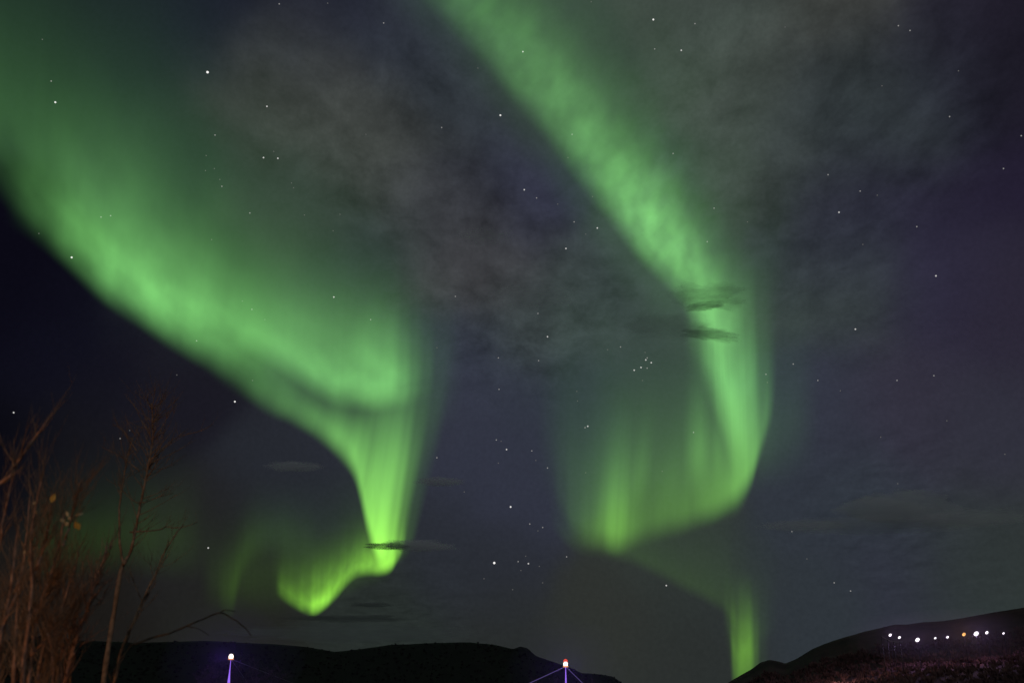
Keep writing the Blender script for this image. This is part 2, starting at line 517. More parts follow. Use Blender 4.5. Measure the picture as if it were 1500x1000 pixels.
# tall dim veil of the curl
curtain(righta, [(780, 720, 790, 250, 0), (840, 780, 850, 250, 0.05), (900, 800, 905, 240, 0.08), (970, 790, 975, 250, 0.1), (1050, 760, 1060, 260, 0.1), (1110, 730, 1120, 270, 0.08), (1150, 720, 1160, 280, 0.04), (1205, 700, 1210, 300, 0)],
        rise=120, fall=.65, power=1.8, rays=.06, ray_freq=16, seed=16)
# the dim lower sweep and the bright streak by the hill
curtain(righta, [(800, 775, 800, 660, 0), (835, 806, 835, 680, .03), (880, 822, 880, 690, .04), (930, 838, 930, 690, .04), (980, 858, 980, 690, .035), (1030, 884, 1030, 690, .035), (1062, 906, 1062, 700, .035), (1078, 930, 1080, 730, .03), (1110, 940, 1112, 740, .015), (1145, 940, 1150, 740, 0)],
        rise=26, fall=.7, power=1.6, rays=.1, ray_freq=16, seed=17, low=.1)
curtain(righta, [(1056, 930, 1056, 820, 0), (1066, 970, 1067, 826, .10), (1076, 1050, 1079, 830, .42), (1088, 1060, 1086, 830, .70), (1099, 1050, 1095, 832, .72), (1109, 1040, 1105, 834, .24), (1115, 1030, 1117, 830, .05), (1130, 1010, 1131, 820, 0)],
        rise=140, fall=.72, power=2.6, rays=.06, ray_freq=5, n=90, seed=18, low=.85, patch=.34, patch_freq=(3, 5), wob=3)

# ------------------------------------------------------------------ stars
SIZES = {'A': (2.9, 1.0), 'B': (2.2, .85), 'C': (1.9, .55), 'D': (1.6, .26), 'E': (1.4, .11)}
STAR_R = 110000.0
STAR_MESH = {}
for k, (r, e) in SIZES.items():
    bm = bmesh.new()
    bmesh.ops.create_icosphere(bm, subdivisions=2, radius=r / 2 / F * STAR_R * 1.15)
    me = bpy.data.meshes.new('star_' + {'A': 'brightest', 'B': 'bright', 'C': 'medium', 'D': 'small', 'E': 'faint'}[k])
    bm.to_mesh(me)
    bm.free()
    me.materials.append(glowing('star_light_' + me.name[5:], (1.0, .98, .96), e))
    STAR_MESH[k] = me
STARS = {
    # bright ones with a label each
    'A': [(304, 106, 'brightest star of the upper left sky, above the left green aurora'),
          (724, 824, 'bright star low in the dark gap between the two auroras')],
    'B': [(81, 150, 'bright star on the dim green upper left part of the left aurora'),
          (105, 377, 'bright star on the dark lower edge of the left green aurora'),
          (344, 588, 'bright lone star just under the left aurora, above the bare tree'),
          (733, 169, 'bright star in grey cloud left of the right green band'),
          (957, 29, 'bright star in thin cloud near the top, right of the green band'),
          (748, 742, 'bright star above the small V of stars in the dark gap')],
    'C': [(386, 231, 'left star of the close pair above the left aurora'), (407, 232, 'right star of the close pair above the left aurora'),
          (489, 435, 'star shining through the upper edge of the bright green fold'), (20, 604, 'star in the black sky above the left shrubs'),
          (766, 76, 'star inside the top of the right green band'), (768, 278, 'star in the dark blue patch left of the right band'),
          (998, 74, 'star in grey cloud, lower right of the bright one near the top'), (829, 364, 'star in the dim green left of the right band'),
          (875, 334, 'star on the left edge of the right green band'), (802, 493, 'star in the dark gap under the grey cloud bank'),
          (861, 624, 'star on the left rim of the right aurora curl'), (1229, 311, 'brightest star of the violet sky right of the auroras'),
          (1371, 404, 'star far out in the violet sky at right'), (1253, 482, 'star in the violet sky level with the notch of cloud'),
          (742, 658, 'brightest star of the loose bow of stars in the dark gap'), (976, 857, 'star on the dim lower sweep of the right aurora'),
          (305, 802, 'star low beside the bare tree, left of the faint arc'), (774, 825, 'middle star of the small V near the dark hills'),
          (391, 156, 'star in thin grey cloud above the close pair')],
}
CLUSTER = [(929, 542, 'C'), (939, 538, 'C'), (946, 527, 'C'), (948, 524, 'D'), (954, 531, 'C'), (948, 539, 'D'), (941, 557, 'E'), (945, 516, 'E')]
SMALL = [(75, 119, 'D'), (62, 58, 'E'), (409, 6, 'D'), (401, 222, 'E'), (315, 198, 'D'), (302, 228, 'E'), (301, 250, 'E'), (314, 247, 'E'), (325, 273, 'D'), (322, 263, 'E'),
         (148, 318, 'D'), (162, 316, 'D'), (366, 312, 'D'), (446, 315, 'E'), (430, 275, 'E'), (427, 268, 'E'), (498, 314, 'E'), (488, 338, 'E'), (310, 351, 'E'), (355, 441, 'E'),
         (369, 453, 'D'), (388, 468, 'E'), (288, 499, 'D'), (370, 557, 'E'), (57, 342, 'E'), (259, 549, 'E'), (562, 34, 'D'), (647, 187, 'D'), (536, 197, 'E'), (838, 197, 'D'),
         (832, 231, 'E'), (786, 290, 'D'), (817, 299, 'E'), (868, 288, 'E'), (841, 325, 'D'), (959, 72, 'D'), (986, 225, 'D'), (866, 3, 'E'), (858, 343, 'E'), (667, 434, 'D'),
         (788, 459, 'D'), (730, 524, 'D'), (789, 528, 'D'), (731, 570, 'D'), (640, 509, 'E'), (845, 573, 'E'), (543, 468, 'D'), (909, 508, 'D'), (890, 512, 'E'), (846, 587, 'E'),
         (857, 626, 'D'), (1046, 305, 'D'), (1036, 354, 'D'), (1264, 358, 'E'), (1343, 332, 'D'), (1162, 533, 'D'), (1122, 548, 'D'), (1198, 557, 'D'), (1314, 557, 'D'), (1368, 550, 'D'),
         (1124, 560, 'E'), (1231, 572, 'E'), (1387, 616, 'E'), (1018, 35, 'D'), (1316, 38, 'D'), (1333, 45, 'D'), (1292, 126, 'E'), (1404, 104, 'E'), (1391, 171, 'D'), (1496, 199, 'D'),
         (1470, 247, 'D'), (1213, 256, 'D'), (1260, 280, 'D'), (1285, 286, 'E'), (1095, 325, 'E'), (640, 670, 'D'), (734, 646, 'E'), (727, 644, 'D'), (730, 678, 'E'), (779, 660, 'D'),
         (785, 674, 'E'), (802, 685, 'D'), (776, 767, 'D'), (795, 772, 'D'), (788, 777, 'E'), (759, 822, 'D'), (790, 829, 'E'), (770, 814, 'E'), (763, 835, 'E'), (830, 815, 'D'),
         (795, 853, 'E'), (709, 847, 'E'), (751, 863, 'E'), (680, 720, 'E'), (858, 692, 'E'), (1016, 633, 'D'), (1160, 778, 'D'), (1182, 818, 'E'), (1222, 853, 'D'), (1246, 865, 'D'),
         (1472, 665, 'E'), (1315, 708, 'E'), (176, 642, 'D'), (190, 630, 'E'), (36, 808, 'D'), (480, 5, 'E'), (700, 100, 'E'), (1150, 40, 'E'), (970, 690, 'E'), (1290, 640, 'E')]


def star(px, py, k, label, group):
    o_ = bpy.data.objects.new('star', STAR_MESH[k])
    C.objects.link(o_)
    o_.location = EYE + ray(px, py) * STAR_R
    tag(o_, label, 'star', group)


for k, lst in STARS.items():
    for (px, py, lab) in lst:
        star(px, py, k, lab, 'bright stars')
for (px, py, k) in CLUSTER:
    star(px, py, k, 'tiny star of the tight cluster inside the right aurora', 'star cluster')


def where(px, py):
    if px < 640 and py < 330: return 'small star over the dim upper part of the left aurora'
    if px < 560: return 'small star near the lower edge of the left aurora'
    if 640 <= px < 850 and py > 480: return 'small star in the dark gap between the auroras'
    if px < 850: return 'small star in the grey cloud between the auroras'
    if px < 1130: return 'small star on the right green aurora'
    return 'small star in the violet sky right of the auroras' if py > 200 else 'small star in the cloudy top right sky'


for (px, py, k) in SMALL:
    star(px, py, k, where(px, py), 'small stars: ' + where(px, py)[11:])

# ------------------------------------------------------------------ small clouds (bodies of thin vapour)
def vapour(name, tau_per_m, albedo=(.93, .95, .97)):
    m_, nt_, o_ = new_mat(name)
    v_ = nt_.nodes.new('ShaderNodeVolumePrincipled')
    v_.inputs['Color'].default_value = (*albedo, 1)
    v_.inputs['Density'].default_value = tau_per_m
    v_.inputs['Anisotropy'].default_value = 0.0
    nt_.links.new(v_.outputs[0], o_.inputs['Volume'])
    return m_


def cloud(px, py, w, h, tau, label, dist=1900.0, tilt=0.0, lump=.45, seed=1, albedo=(.97, .98, .99), sub=5, freq=(2.2, 2.2, 2.2)):
    c = at(px, py, dist)
    s = (c - EYE).length / F
    sx, sz = w / 2 * s, h / 2 * s
    sy = max(sx * .6, sz)
    bm = bmesh.new()
    bmesh.ops.create_icosphere(bm, subdivisions=sub, radius=1)
    for v in bm.verts:
        p = v.co.copy()
        q = Vector((p.x * freq[0], p.y * freq[1], p.z * freq[2])) + Vector((seed * 9.1, seed * 4.3, 0))
        n_ = mnoise.noise(q) + .5 * mnoise.noise(q * 2.1) + .25 * mnoise.noise(q * 4.3)
        v.co = p * (1 + lump * n_)
        v.co.x *= sx; v.co.y *= sy; v.co.z *= sz
        if v.co.z < 0:
            v.co.z *= .7
        v.co.z += tilt * v.co.x
    me = bpy.data.meshes.new('cloud')
    bm.to_mesh(me)
    bm.free()
    o_ = link('cloud', me, vapour('vapour', tau / (2 * sy), albedo))
    o_.location = c
    tag(o_, label, 'cloud')
    return o_


cloud(1040, 436, 110, 34, .8, 'soft ragged cloud shred crossing the right green band', seed=2, lump=.55, albedo=(.5, .6, .5), freq=(2.6, 2, 1.6))
cloud(1030, 449, 52, 9, 1.5, 'small dark core under the ragged shred on the right green band', seed=19, lump=.5, albedo=(.5, .6, .5), tilt=.08)
cloud(1040, 490, 76, 12, 1.7, 'sharp dark cloud wisp pointing right below the ragged shred', seed=23, lump=.45, tilt=-.14, albedo=(.5, .6, .5))
cloud(985, 480, 130, 26, .6, 'faint cloud trail left of the sharp dark wisp', seed=27, lump=.5, tilt=-.05, albedo=(.5, .6, .5))
cloud(567, 800, 62, 9, 2.2, 'small sharp dark cloud across the foot of the left aurora', seed=5, lump=.6, albedo=(.3, .32, .33))
cloud(612, 800, 100, 17, 1.8, 'thin pale lens cloud beside the foot of the left aurora', seed=6, lump=.35)
cloud(645, 706, 66, 13, 1.5, 'small faint lens cloud right of the bright tongue', seed=7, lump=.35)
cloud(430, 684, 76, 13, 1.5, 'small faint lens cloud left of the bright tongue', seed=8, lump=.35)
cloud(1315, 747, 150, 46, 1.7, 'wide faint lens cloud in the right sky above the hill lamps', seed=9, lump=.4)
cloud(1300, 768, 260, 12, 1.6, 'flat streak of cloud under the wide lens cloud', seed=10, lump=.4)
cloud(1430, 760, 150, 20, 1.1, 'low grey cloud band at the right edge above the hill', seed=29, lump=.4)
cloud(1180, 770, 120, 12, 1.2, 'faint cloud streak beside the lower right aurora', seed=33, lump=.4)
cloud(520, 928, 300, 30, .7, 'broad dim cloud bank low above the left hill', seed=40, lump=.4, dist=2900, albedo=(.55, .6, .6))
cloud(510, 906, 150, 8, 1.2, 'dark low cloud streak under the hooked foot of the aurora', seed=12, lump=.5, dist=2600, albedo=(.2, .22, .22))
cloud(545, 886, 60, 6, 1.2, 'short dark cloud streak beside the hooked foot of the aurora', seed=13, lump=.5, dist=2600, albedo=(.2, .22, .22))
cloud(715, 348, 80, 18, .5, 'small grey cloud puff in the dark between the auroras', seed=14, lump=.5)
cloud(780, 436, 130, 26, .5, 'grey cloud bank under the small puff between the auroras', seed=15, lump=.5)

# ------------------------------------------------------------------ ground and hills
me = bpy.data.meshes.new('ground')
bm = bmesh.new()
rings = [0, 3, 8, 14, 30, 60, 200, 800, 4000, 20000]
KNOLL = 1.4                               # the picture is taken from a low knoll
rise_ = {0: KNOLL, 3: KNOLL, 8: KNOLL, 14: 1.15, 30: .35}
prev = None
for r in rings:
    if r == 0:
        cur = [bm.verts.new((0, 0, KNOLL))]
    else:
        cur = [bm.verts.new((r * math.cos(a * math.pi / 36), r * math.sin(a * math.pi / 36), rise_.get(r, 0))) for a in range(72)]
    if prev is not None:
        for k in range(72):
            if len(prev) == 1:
                bm.faces.new((prev[0], cur[k], cur[(k + 1) % 72]))
            else:
                bm.faces.new((prev[k], cur[k], cur[(k + 1) % 72], prev[(k + 1) % 72]))
    prev = cur
bm.to_mesh(me)
bm.free()
tag(link('ground', me, M_GROUND), 'dark ground falling away below the frame', kind='structure')


def interp(pts, x):
    xs, ys = zip(*pts)
    return float(np.interp(x, xs, ys))


LEFT_RIDGE = [(-900, 930), (-200, 936), (0, 938), (60, 932), (130, 938), (200, 941), (300, 938), (340, 940), (400, 943), (450, 947), (490, 954), (530, 950), (570, 944), (640, 941),
              (690, 940), (725, 944), (740, 947), (752, 950), (762, 946), (773, 949), (785, 960), (800, 965), (820, 972), (838, 978), (852, 985), (880, 987), (897, 990), (908, 997), (922, 1012), (960, 1040), (1010, 1060)]
RIGHT_RIDGE = [(960, 1070), (1020, 1036), (1060, 1003), (1085, 988), (1100, 980), (1114, 970), (1126, 966), (1140, 968), (1150, 971), (1165, 965), (1190, 950), (1215, 940), (1240, 932), (1265, 925), (1290, 919),
               (1312, 914), (1330, 914), (1350, 911), (1380, 909), (1410, 905), (1440, 899), (1470, 894), (1500, 889), (1600, 875), (1800, 850), (2300, 830)]
HILLS = {}


def hill(name, label, ridge, x0, x1, r0, rr, p, mat, bumpy, seed, na=420):
    """A hillside as a sheet of ground: rises from r0 to its crest at range rr, falls away behind."""
    az0, az1 = [math.atan2(*(lambda d: (d.x, d.y))(ray(x, HORIZON - 40))) for x in (x0, x1)]

    def crest(a):
        x = W / 2 + math.tan(a) * math.hypot(1, 0) * F * 1.0 / math.cos(0) * 1.0
        # the picture column of azimuth a near the skyline
        for _ in range(4):
            y = interp(ridge, x)
            d = ray(x, y)
            x += (a - math.atan2(d.x, d.y)) * F
        d = ray(x, interp(ridge, x))
        return EYE.z + rr * d.z / math.hypot(d.x, d.y)

    def height_at(a, r):
        h = crest(a)
        if r <= rr:
            t = max(0.0, (r - r0) / (rr - r0))
            z = -1 + (h + 1) * t ** p
        else:
            z = h - (r - rr) * .25
        n_ = mnoise.noise(Vector((a * 60 + seed, r * .05, seed))) + .6 * mnoise.noise(Vector((a * 190, r * .16, seed)))
        k = 1 - max(0.0, 1 - abs(r - rr) / (rr * .08)) * .85
        return z + bumpy * n_ * k * min(1, max(0, (r - r0) / 20))
    HILLS[seed] = height_at
    rs = [r0 + (rr - r0) * (i / 46) for i in range(47)] + [rr * 1.03, rr * 1.1, rr * 1.3, rr * 1.7]
    vs, fs = [], []
    for i in range(na):
        a = az0 + (az1 - az0) * i / (na - 1)
        for r in rs:
            vs.append((r * math.sin(a), r * math.cos(a), height_at(a, r)))
    m_ = len(rs)
    for i in range(na - 1):
        for j in range(m_ - 1):
            fs.append((i * m_ + j, (i + 1) * m_ + j, (i + 1) * m_ + j + 1, i * m_ + j + 1))
    me_ = bpy.data.meshes.new(name)
    me_.from_pydata(vs, [], fs)
    me_.update()
    return tag(link(name, me_, mat), label, kind='structure')


hill('hill', 'low black hill along the bottom left', LEFT_RIDGE, -500, 1000, 90, 170, 1.4, M_HEATH, .25, 1)
hill('hill', 'brown hillside rising to the right with a row of lamps', RIGHT_RIDGE, 985, 2000, 40, 230, 1.9, M_SLOPE, .5, 2)


def scrub(name, label, hill_id, x0, x1, rlo, rhi, count, size, mat, seed):
    rnd = random.Random(seed)
    mb = MB()
    for _ in range(count):
        x = rnd.uniform(x0, x1)
        d = ray(x, 960)
        a = math.atan2(d.x, d.y)
        r = rnd.uniform(rlo, rhi)
        z = HILLS[hill_id](a, r)
        if z < -.4:
            continue
        s = size * rnd.uniform(.4, 1.3)
        b = Vector((r * math.sin(a), r * math.cos(a), z - .03))
        for k in range(rnd.randint(7, 12)):
            q = rnd.uniform(0, 6.28)
            sp = rnd.uniform(.1, .9)
            mb.blade(b + Vector((math.cos(q), math.sin(q), 0)) * s * .3 * sp, (math.cos(q) * sp, math.sin(q) * sp, rnd.uniform(.5, 1.2)), s * .3, s * rnd.uniform(.6, 1.1), rnd.uniform(-1, 1))
    o_ = mb.build(name, mat, smooth=False)
    return tag(o_, label, kind='stuff')


scrub('scrub', 'rough brown scrub covering the right hillside', 2, 1040, 1640, 95, 200, 4200, .8, M_SCRUB, 5)
scrub('scrub', 'black scrub roughening the crest of the left hill', 1, -120, 930, 140, 171, 1500, .3, M_DARKSCRUB, 6)

# a street lamp down the slope, just below the frame, that reddens the scrub above it
_p = at(1205, 1004, 150)
_p.z = HILLS[2](math.atan2(_p.x, _p.y), 150) + 1.8
light('roadside_lamp_light', 'POINT', 1900.0, (1.0, .56, .56), _p, shadow_soft_size=.3)

# ------------------------------------------------------------------ row of lamps on the right hillside
RLAMP = 165.0
M_POLE = surface('black_painted_pole', (.002, .002, .002), (.005, .005, .005), 12.0, rough=.9, bump=0)  # near black to hide the lamps' own light on the poles
M_WHITE = glowing('white_lamp_glass', (1.0, .93, 1.0), 1.8)
M_ORANGE = glowing('orange_lamp_glass', (1.0, .46, .14), 1.2)
LAMPS = [(1304, 929.5, 5.6, 'w', 'leftmost white lamp of the row on the right hillside'), (1317.5, 933, 5.2, 'w', 'white lamp second from the left in the hillside row'),
         (1344, 936.5, 8.0, 'w', 'large white lamp hanging lowest in the left half of the hillside row'), (1370, 934, 4.0, 'w', 'small white lamp right of the large low one on the hillside'),
         (1388, 932.5, 4.6, 'w', 'small white lamp between its smaller twin and the orange one'), (1412, 928.5, 6.6, 'o', 'orange lamp of the hillside row'),
         (1430, 927.5, 8.8, 'w', 'largest white lamp of the hillside row, right of the orange one'), (1445.5, 926, 5.6, 'w', 'white lamp just right of the largest one on the hillside'),
         (1470, 927, 3.8, 'w', 'rightmost and smallest white lamp on the hillside')]
for i, (px, py, dia, kind, lab) in enumerate(LAMPS):
    top = at(px, py, RLAMP)
    a = math.atan2(top.x, top.y)
    gz = HILLS[2](a, RLAMP)
    t = tag(empty('street_lamp', (top.x, top.y, gz - .1)), lab, 'street lamp', 'street lamps on the hillside')
    rad = dia * .64 / 2 / F * (top - EYE).length
    mb = MB()
    hgt = top.z - rad - gz
    mb.lathe((top.x, top.y, gz - .1), [(.11, 0), (.1, .5), (.05, .55), (.035, max(.6, hgt)), (.07, max(.62, hgt + .05)), (.09, max(.66, hgt + .12))], 8)
    mb.build('pole', M_POLE, t)
    g = MB()
    prof = [(rad * math.sin(math.pi * k / 10) + .001, -rad * math.cos(math.pi * k / 10)) for k in range(11)]
    g.lathe(top, prof, 14)
    ax = Vector((.78, 0, .62))                    # motion smear of the lamp's light put into the globe's shape
    g.v = [top + (q - top) * .82 + ax * ((q - top).dot(ax) * .38) for q in g.v]
    lamp = g.build('lamp_globe', M_ORANGE if kind == 'o' else M_WHITE, t)
    c = MB()
    c.lathe(top + Vector((0, 0, rad * .92)), [(rad * .5, 0), (rad * .3, rad * .16), (.01, rad * .24)], 10)
    c.build('lamp_cap', M_METAL, t)
    col = (1, .5, .2) if kind == 'o' else (.66, .40, 1)
    l = light('lamp_light', 'POINT', 200 * (dia / 6) ** 2, col, (0, 0, top.z - gz + .1), shadow_soft_size=rad)
    l.data.shadow_soft_size = rad
    l.parent = t
    l.location = (-top.x / RLAMP * (rad + .1), -top.y / RLAMP * (rad + .1), top.z - gz + .1)

# guard rail below the first lamps
mb = MB()
pp = []
for k in range(8):
    x = 1291 + k * 4.5
    y = 931 + 8.5 * math.sin(min(1, k / 5) * math.pi / 2) + (0 if k < 6 else -.25 * (k - 5))
    pp.append(at(x, y, RLAMP - 6))
rail = tag(empty('guard_rail', pp[0]), 'thin pale guard rail under the left lamps of the hillside row', 'guard rail')
mb.tube(pp, [.05] * len(pp), 6)
mb.build('rail', surface('galvanised_steel', (.09, .09, .1), (.16, .16, .17), 9.0, rough=.5, bump=.05), rail)
for p in pp[::2]:
    a = math.atan2(p.x, p.y)
    b = MB()
    b.tube([(p.x, p.y, HILLS[2](a, RLAMP - 6) - .1), (p.x, p.y, p.z - .02)], [.06, .06], 6)
    b.build('post', M_METAL, rail)

# ------------------------------------------------------------------ the two violet-lit masts near the bottom edge
M_VIOLET = glowing('violet_light_tube', (.36, .17, 1.0), .95)  # violet streak of light below the lamp, built as a glowing pole
M_DIMVIOLET = glowing('dim_violet_light_string', (.24, .17, .55), .3)  # guy wires given a dim violet glow of their own
M_WIRE = surface('steel_wire', (.2, .2, .22), (.3, .3, .32), 20.0, rough=.4, bump=0)
M_LAMP = glowing('warm_white_lamp', (1.0, .86, .72), 2.2)
M_AMBER = glowing('amber_lamp_glass', (1.0, .36, .12), .8)  # orange rim of the lamp's glow, built as a glowing ring
M_RED = glowing('red_beacon_lamp', (1.0, .10, .06), .8)  # red fringe of the lamp's glow, built as a glowing cap


def mast(px, py, rng, label, prof, wires, wire_mat, red):
    top = at(px, py, rng)
    s = (top - EYE).length / F
    t = tag(empty('lamp_mast', (top.x, top.y, 0)), label, 'lamp mast', 'violet lit lamp masts')
    H_ = top.z
    mb = MB()
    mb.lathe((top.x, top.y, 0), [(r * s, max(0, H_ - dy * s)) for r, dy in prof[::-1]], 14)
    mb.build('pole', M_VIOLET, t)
    h = MB()
    w = 3.0 * s
    h.lathe((top.x, top.y, H_ - 3.2 * s), [(w * .55, 0), (w * 1.0, 1.2 * s), (w * 1.05, 4.2 * s), (w * .7, 6.0 * s), (w * .25, 6.6 * s)], 12)
    h.build('lamp_head', M_LAMP, t)
    k = MB()
    k.lathe((top.x, top.y, H_ - 4.2 * s), [(1.2 * s, 0), (w * 1.25, .4 * s), (w * 1.3, 1.6 * s), (w * .9, 1.8 * s)], 12)
    k.build('lamp_collar', M_AMBER, t)
    if red:
        b = MB()
        b.lathe((top.x, top.y, H_ + 3.0 * s), [(3.0 * s, 0), (3.2 * s, 1.4 * s), (2.2 * s, 3.0 * s), (.3 * s, 4.0 * s)], 10)
        b.build('beacon', M_RED, t)
    for (dx, dy, rad) in wires:
        g_ = MB()
        p0 = Vector((top.x, top.y, H_ - 3 * s))
        p1 = p0 + Vector((dx * s, 4, -dy * s))
        p2 = p0 + (p1 - p0) * ((H_ - 3 * s) / (dy * s))
        pts = [p0 + (p2 - p0) * (k / 10) - Vector((0, 0, .12 * math.sin(math.pi * k / 10))) for k in range(11)]
        g_.tube(pts, [rad * s] * 11, 5)
        g_.build('light_string', wire_mat, t)
    l = light('lamp_light', 'POINT', 260, (.24, .08, 1.0), (0, 0, 0), shadow_soft_size=.4)  # violet light added to make the glow round the mast
    l.parent = t
    l.location = (0, -1.2, H_ - 4 * s)
    return t


mast(338.5, 961, 72, 'thin mast with a white lamp and violet glowing foot at the bottom left',
     [(.4, 4), (.5, 14), (.8, 20), (1.5, 30), (2.4, 40), (3.0, 52), (3.8, 75), (4.2, 110), (4.2, 400)], [(-12, 8, .2), (11, 8, .2)], M_WIRE, False)
mast(828.5, 972, 72, 'lamp mast with a red glow on top and two violet glowing wires sloping down',
     [(.5, 4), (.6, 10), (.9, 18), (1.2, 30), (1.5, 60), (1.8, 110), (1.8, 400)], [(-63, 25, .55), (35, 25, .5)], M_DIMVIOLET, True)

# bodies of vapour added round the lamps to give them halos
def mist(c, sx, sy, sz, dens, label):
    bm = bmesh.new()
    bmesh.ops.create_icosphere(bm, subdivisions=4, radius=1)
    for v in bm.verts:
        k_ = 1 + .18 * mnoise.noise(v.co * 1.7 + Vector(c))
        v.co = Vector((v.co.x * sx, v.co.y * sy, v.co.z * sz)) * k_
    me_ = bpy.data.meshes.new('mist')
    bm.to_mesh(me_)
    bm.free()
    o_ = link('mist', me_, vapour('mist_vapour', dens, (.95, .95, .97)))
    o_.location = c
    return tag(o_, label, kind='stuff')


mist(at(338, 975, 71), 4.6, 4.0, 4.2, .0032, 'added halo of vapour glowing violet round the white lamp mast')
mist(at(828, 985, 71), 4.0, 4.0, 3.6, .0026, 'added halo of vapour glowing violet round the right-hand lamp mast')
mist(at(1390, 930, RLAMP), 15.5, 5.0, 3.6, .003, 'added halo of vapour round the row of hillside lamps')

# bare bushes, most of them added behind the masts to catch violet light
def bush(px, top, width, rng, label, seed):
    r_ = random.Random(seed)
    b = at(px, top, rng)
    t = tag(empty('bare_bush', (b.x, b.y, 0)), label, 'bush', 'dark bushes behind the masts')
    s_ = (b - EYE).length / F
    mb, tw = MB(), MB()
    for _ in range(26):
        q, e = r_.uniform(0, 6.28), r_.random() ** .6
        p = Vector((b.x + math.cos(q) * width * s_ * .14, b.y + math.sin(q) * .5, -.1))
        tip = Vector((b.x + math.cos(q) * width * s_ * .5 * e, b.y + math.sin(q) * 1.2 * e, b.z * r_.uniform(.72, 1.0) * (1 - .12 * e)))
        pts = [p + (tip - p) * (k / 8) + Vector((r_.uniform(-.05, .05), r_.uniform(-.05, .05), 0)) + (tip - p).cross(Vector((0, 1, 0))) * .02 * math.sin(k * .4) for k in range(9)]
        mb.tube(pts, [.035 * (1 - .85 * k / 8) for k in range(9)], 5)
        for k in range(2, 9):
            for _ in range(5):
                d = Vector((r_.uniform(-1, 1), r_.uniform(-1, 1), r_.uniform(.1, 1.0))).normalized()
                L = r_.uniform(.25, .7)
                tw.tube([pts[k], pts[k] + d * L * .5, pts[k] + d * L + Vector((0, 0, .06))], [.012, .009, .004], 3)
                for _ in range(2):
                    tw.blade(pts[k] + d * L * r_.uniform(.3, 1), (r_.uniform(-1, 1), r_.uniform(-1, 1), r_.uniform(-.4, .8)), .05, .11)
    mb.build('stems', M_BUSH, t)
    tw.build('twigs', M_BUSH, t, smooth=False)


M_BUSH = surface('dark_bush_bark', (.03, .024, .02), (.09, .07, .055), 6.0)
bush(316, 962, 52, 75.4, 'added dark bare bush left of the white lamp mast', 41)
bush(348, 955, 56, 76.2, 'added dark bare bush close behind the white lamp mast', 42)
bush(392, 968, 60, 74.6, 'low dark bush right of the white lamp mast', 43)
bush(800, 988, 60, 75.6, 'added low dark bush left of the right-hand lamp mast', 44)
bush(846, 990, 50, 75.0, 'added low dark bush right of the right-hand lamp mast', 45)

# ------------------------------------------------------------------ bare shrubs and saplings in the left foreground
def wobble(pts, n, amp, rnd):
    P = catmull([(x, y, 0, 0, 0) for x, y in pts], n)
    res = []
    for i, q in enumerate(P):
        k = min(1, i / 3)
        res.append((q[0] + amp * k * mnoise.noise(Vector((i * .5, rnd.random() * .3 + q[0] * .01, 1))), q[1]))
    return res


def stem(mb, pts, dist, w0, w1, rnd, depth=0.0, n=None, amp=2.0, sides=6):
    """a tapering stem through places of the photograph; w in photograph pixels"""
    n = n or max(6, int(len(pts) * 5))
    P = wobble(pts, n, amp, rnd)
    V = [at(x, y, dist + depth * i / n + .03 * math.sin(i * 1.3 + pts[0][0])) for i, (x, y) in enumerate(P)]
    s = dist / F
    Rr = [max(.0006, (w0 + (w1 - w0) * (i / (n - 1))) * s / 2 * (1 + .12 * math.sin(i * 2.1))) for i in range(n)]
    foot = [Vector((V[0].x - .02, V[0].y, KNOLL - .04))] if pts[0][1] > 1090 and V[0].z > KNOLL else []      # down to the ground
    mb.tube(foot + V, [Rr[0] * 1.25] * len(foot) + Rr, sides)
    return V, Rr, P


def twigs(mb, V, Rr, rnd, every=2, length=.35, start=.3, up=.8, sub=True, spread=.8, thick=1.0):
    n = len(V)
    for i in range(int(n * start), n - 1):
        for _ in range(every):
            t = (V[min(i + 1, n - 1)] - V[max(i - 1, 0)]).normalized()
            side = Vector((rnd.uniform(-1, 1), rnd.uniform(-.5, .5), rnd.uniform(-.3, .5))).normalized()
            d = (t * up + side * spread).normalized()
            L = length * rnd.uniform(.35, 1.1)
            p = V[i] + (V[min(i + 1, n - 1)] - V[i]) * rnd.random()
            pts = [p]
            for k in range(1, 6):
                d = (d + Vector((rnd.uniform(-.22, .22), rnd.uniform(-.2, .2), .10))).normalized()
                pts.append(pts[-1] + d * L / 5)
            r = max(.0009, min(Rr[i] * .55, .0042)) * thick
            mb.tube(pts, [r * (1 - .75 * k / 5) for k in range(6)], 4)
            if sub:
                for q in range(rnd.randint(1, 3)):
                    k = rnd.randint(1, 4)
                    dd = (d + Vector((rnd.uniform(-.9, .9), rnd.uniform(-.4, .4), rnd.uniform(-.2, .6)))).normalized()
                    L2 = L * rnd.uniform(.25, .5)
                    mb.tube([pts[k], pts[k] + dd * L2 * .5 + Vector((0, 0, .01)), pts[k] + dd * L2 + Vector((0, 0, .03))], [r * .55, r * .4, r * .2], 3)


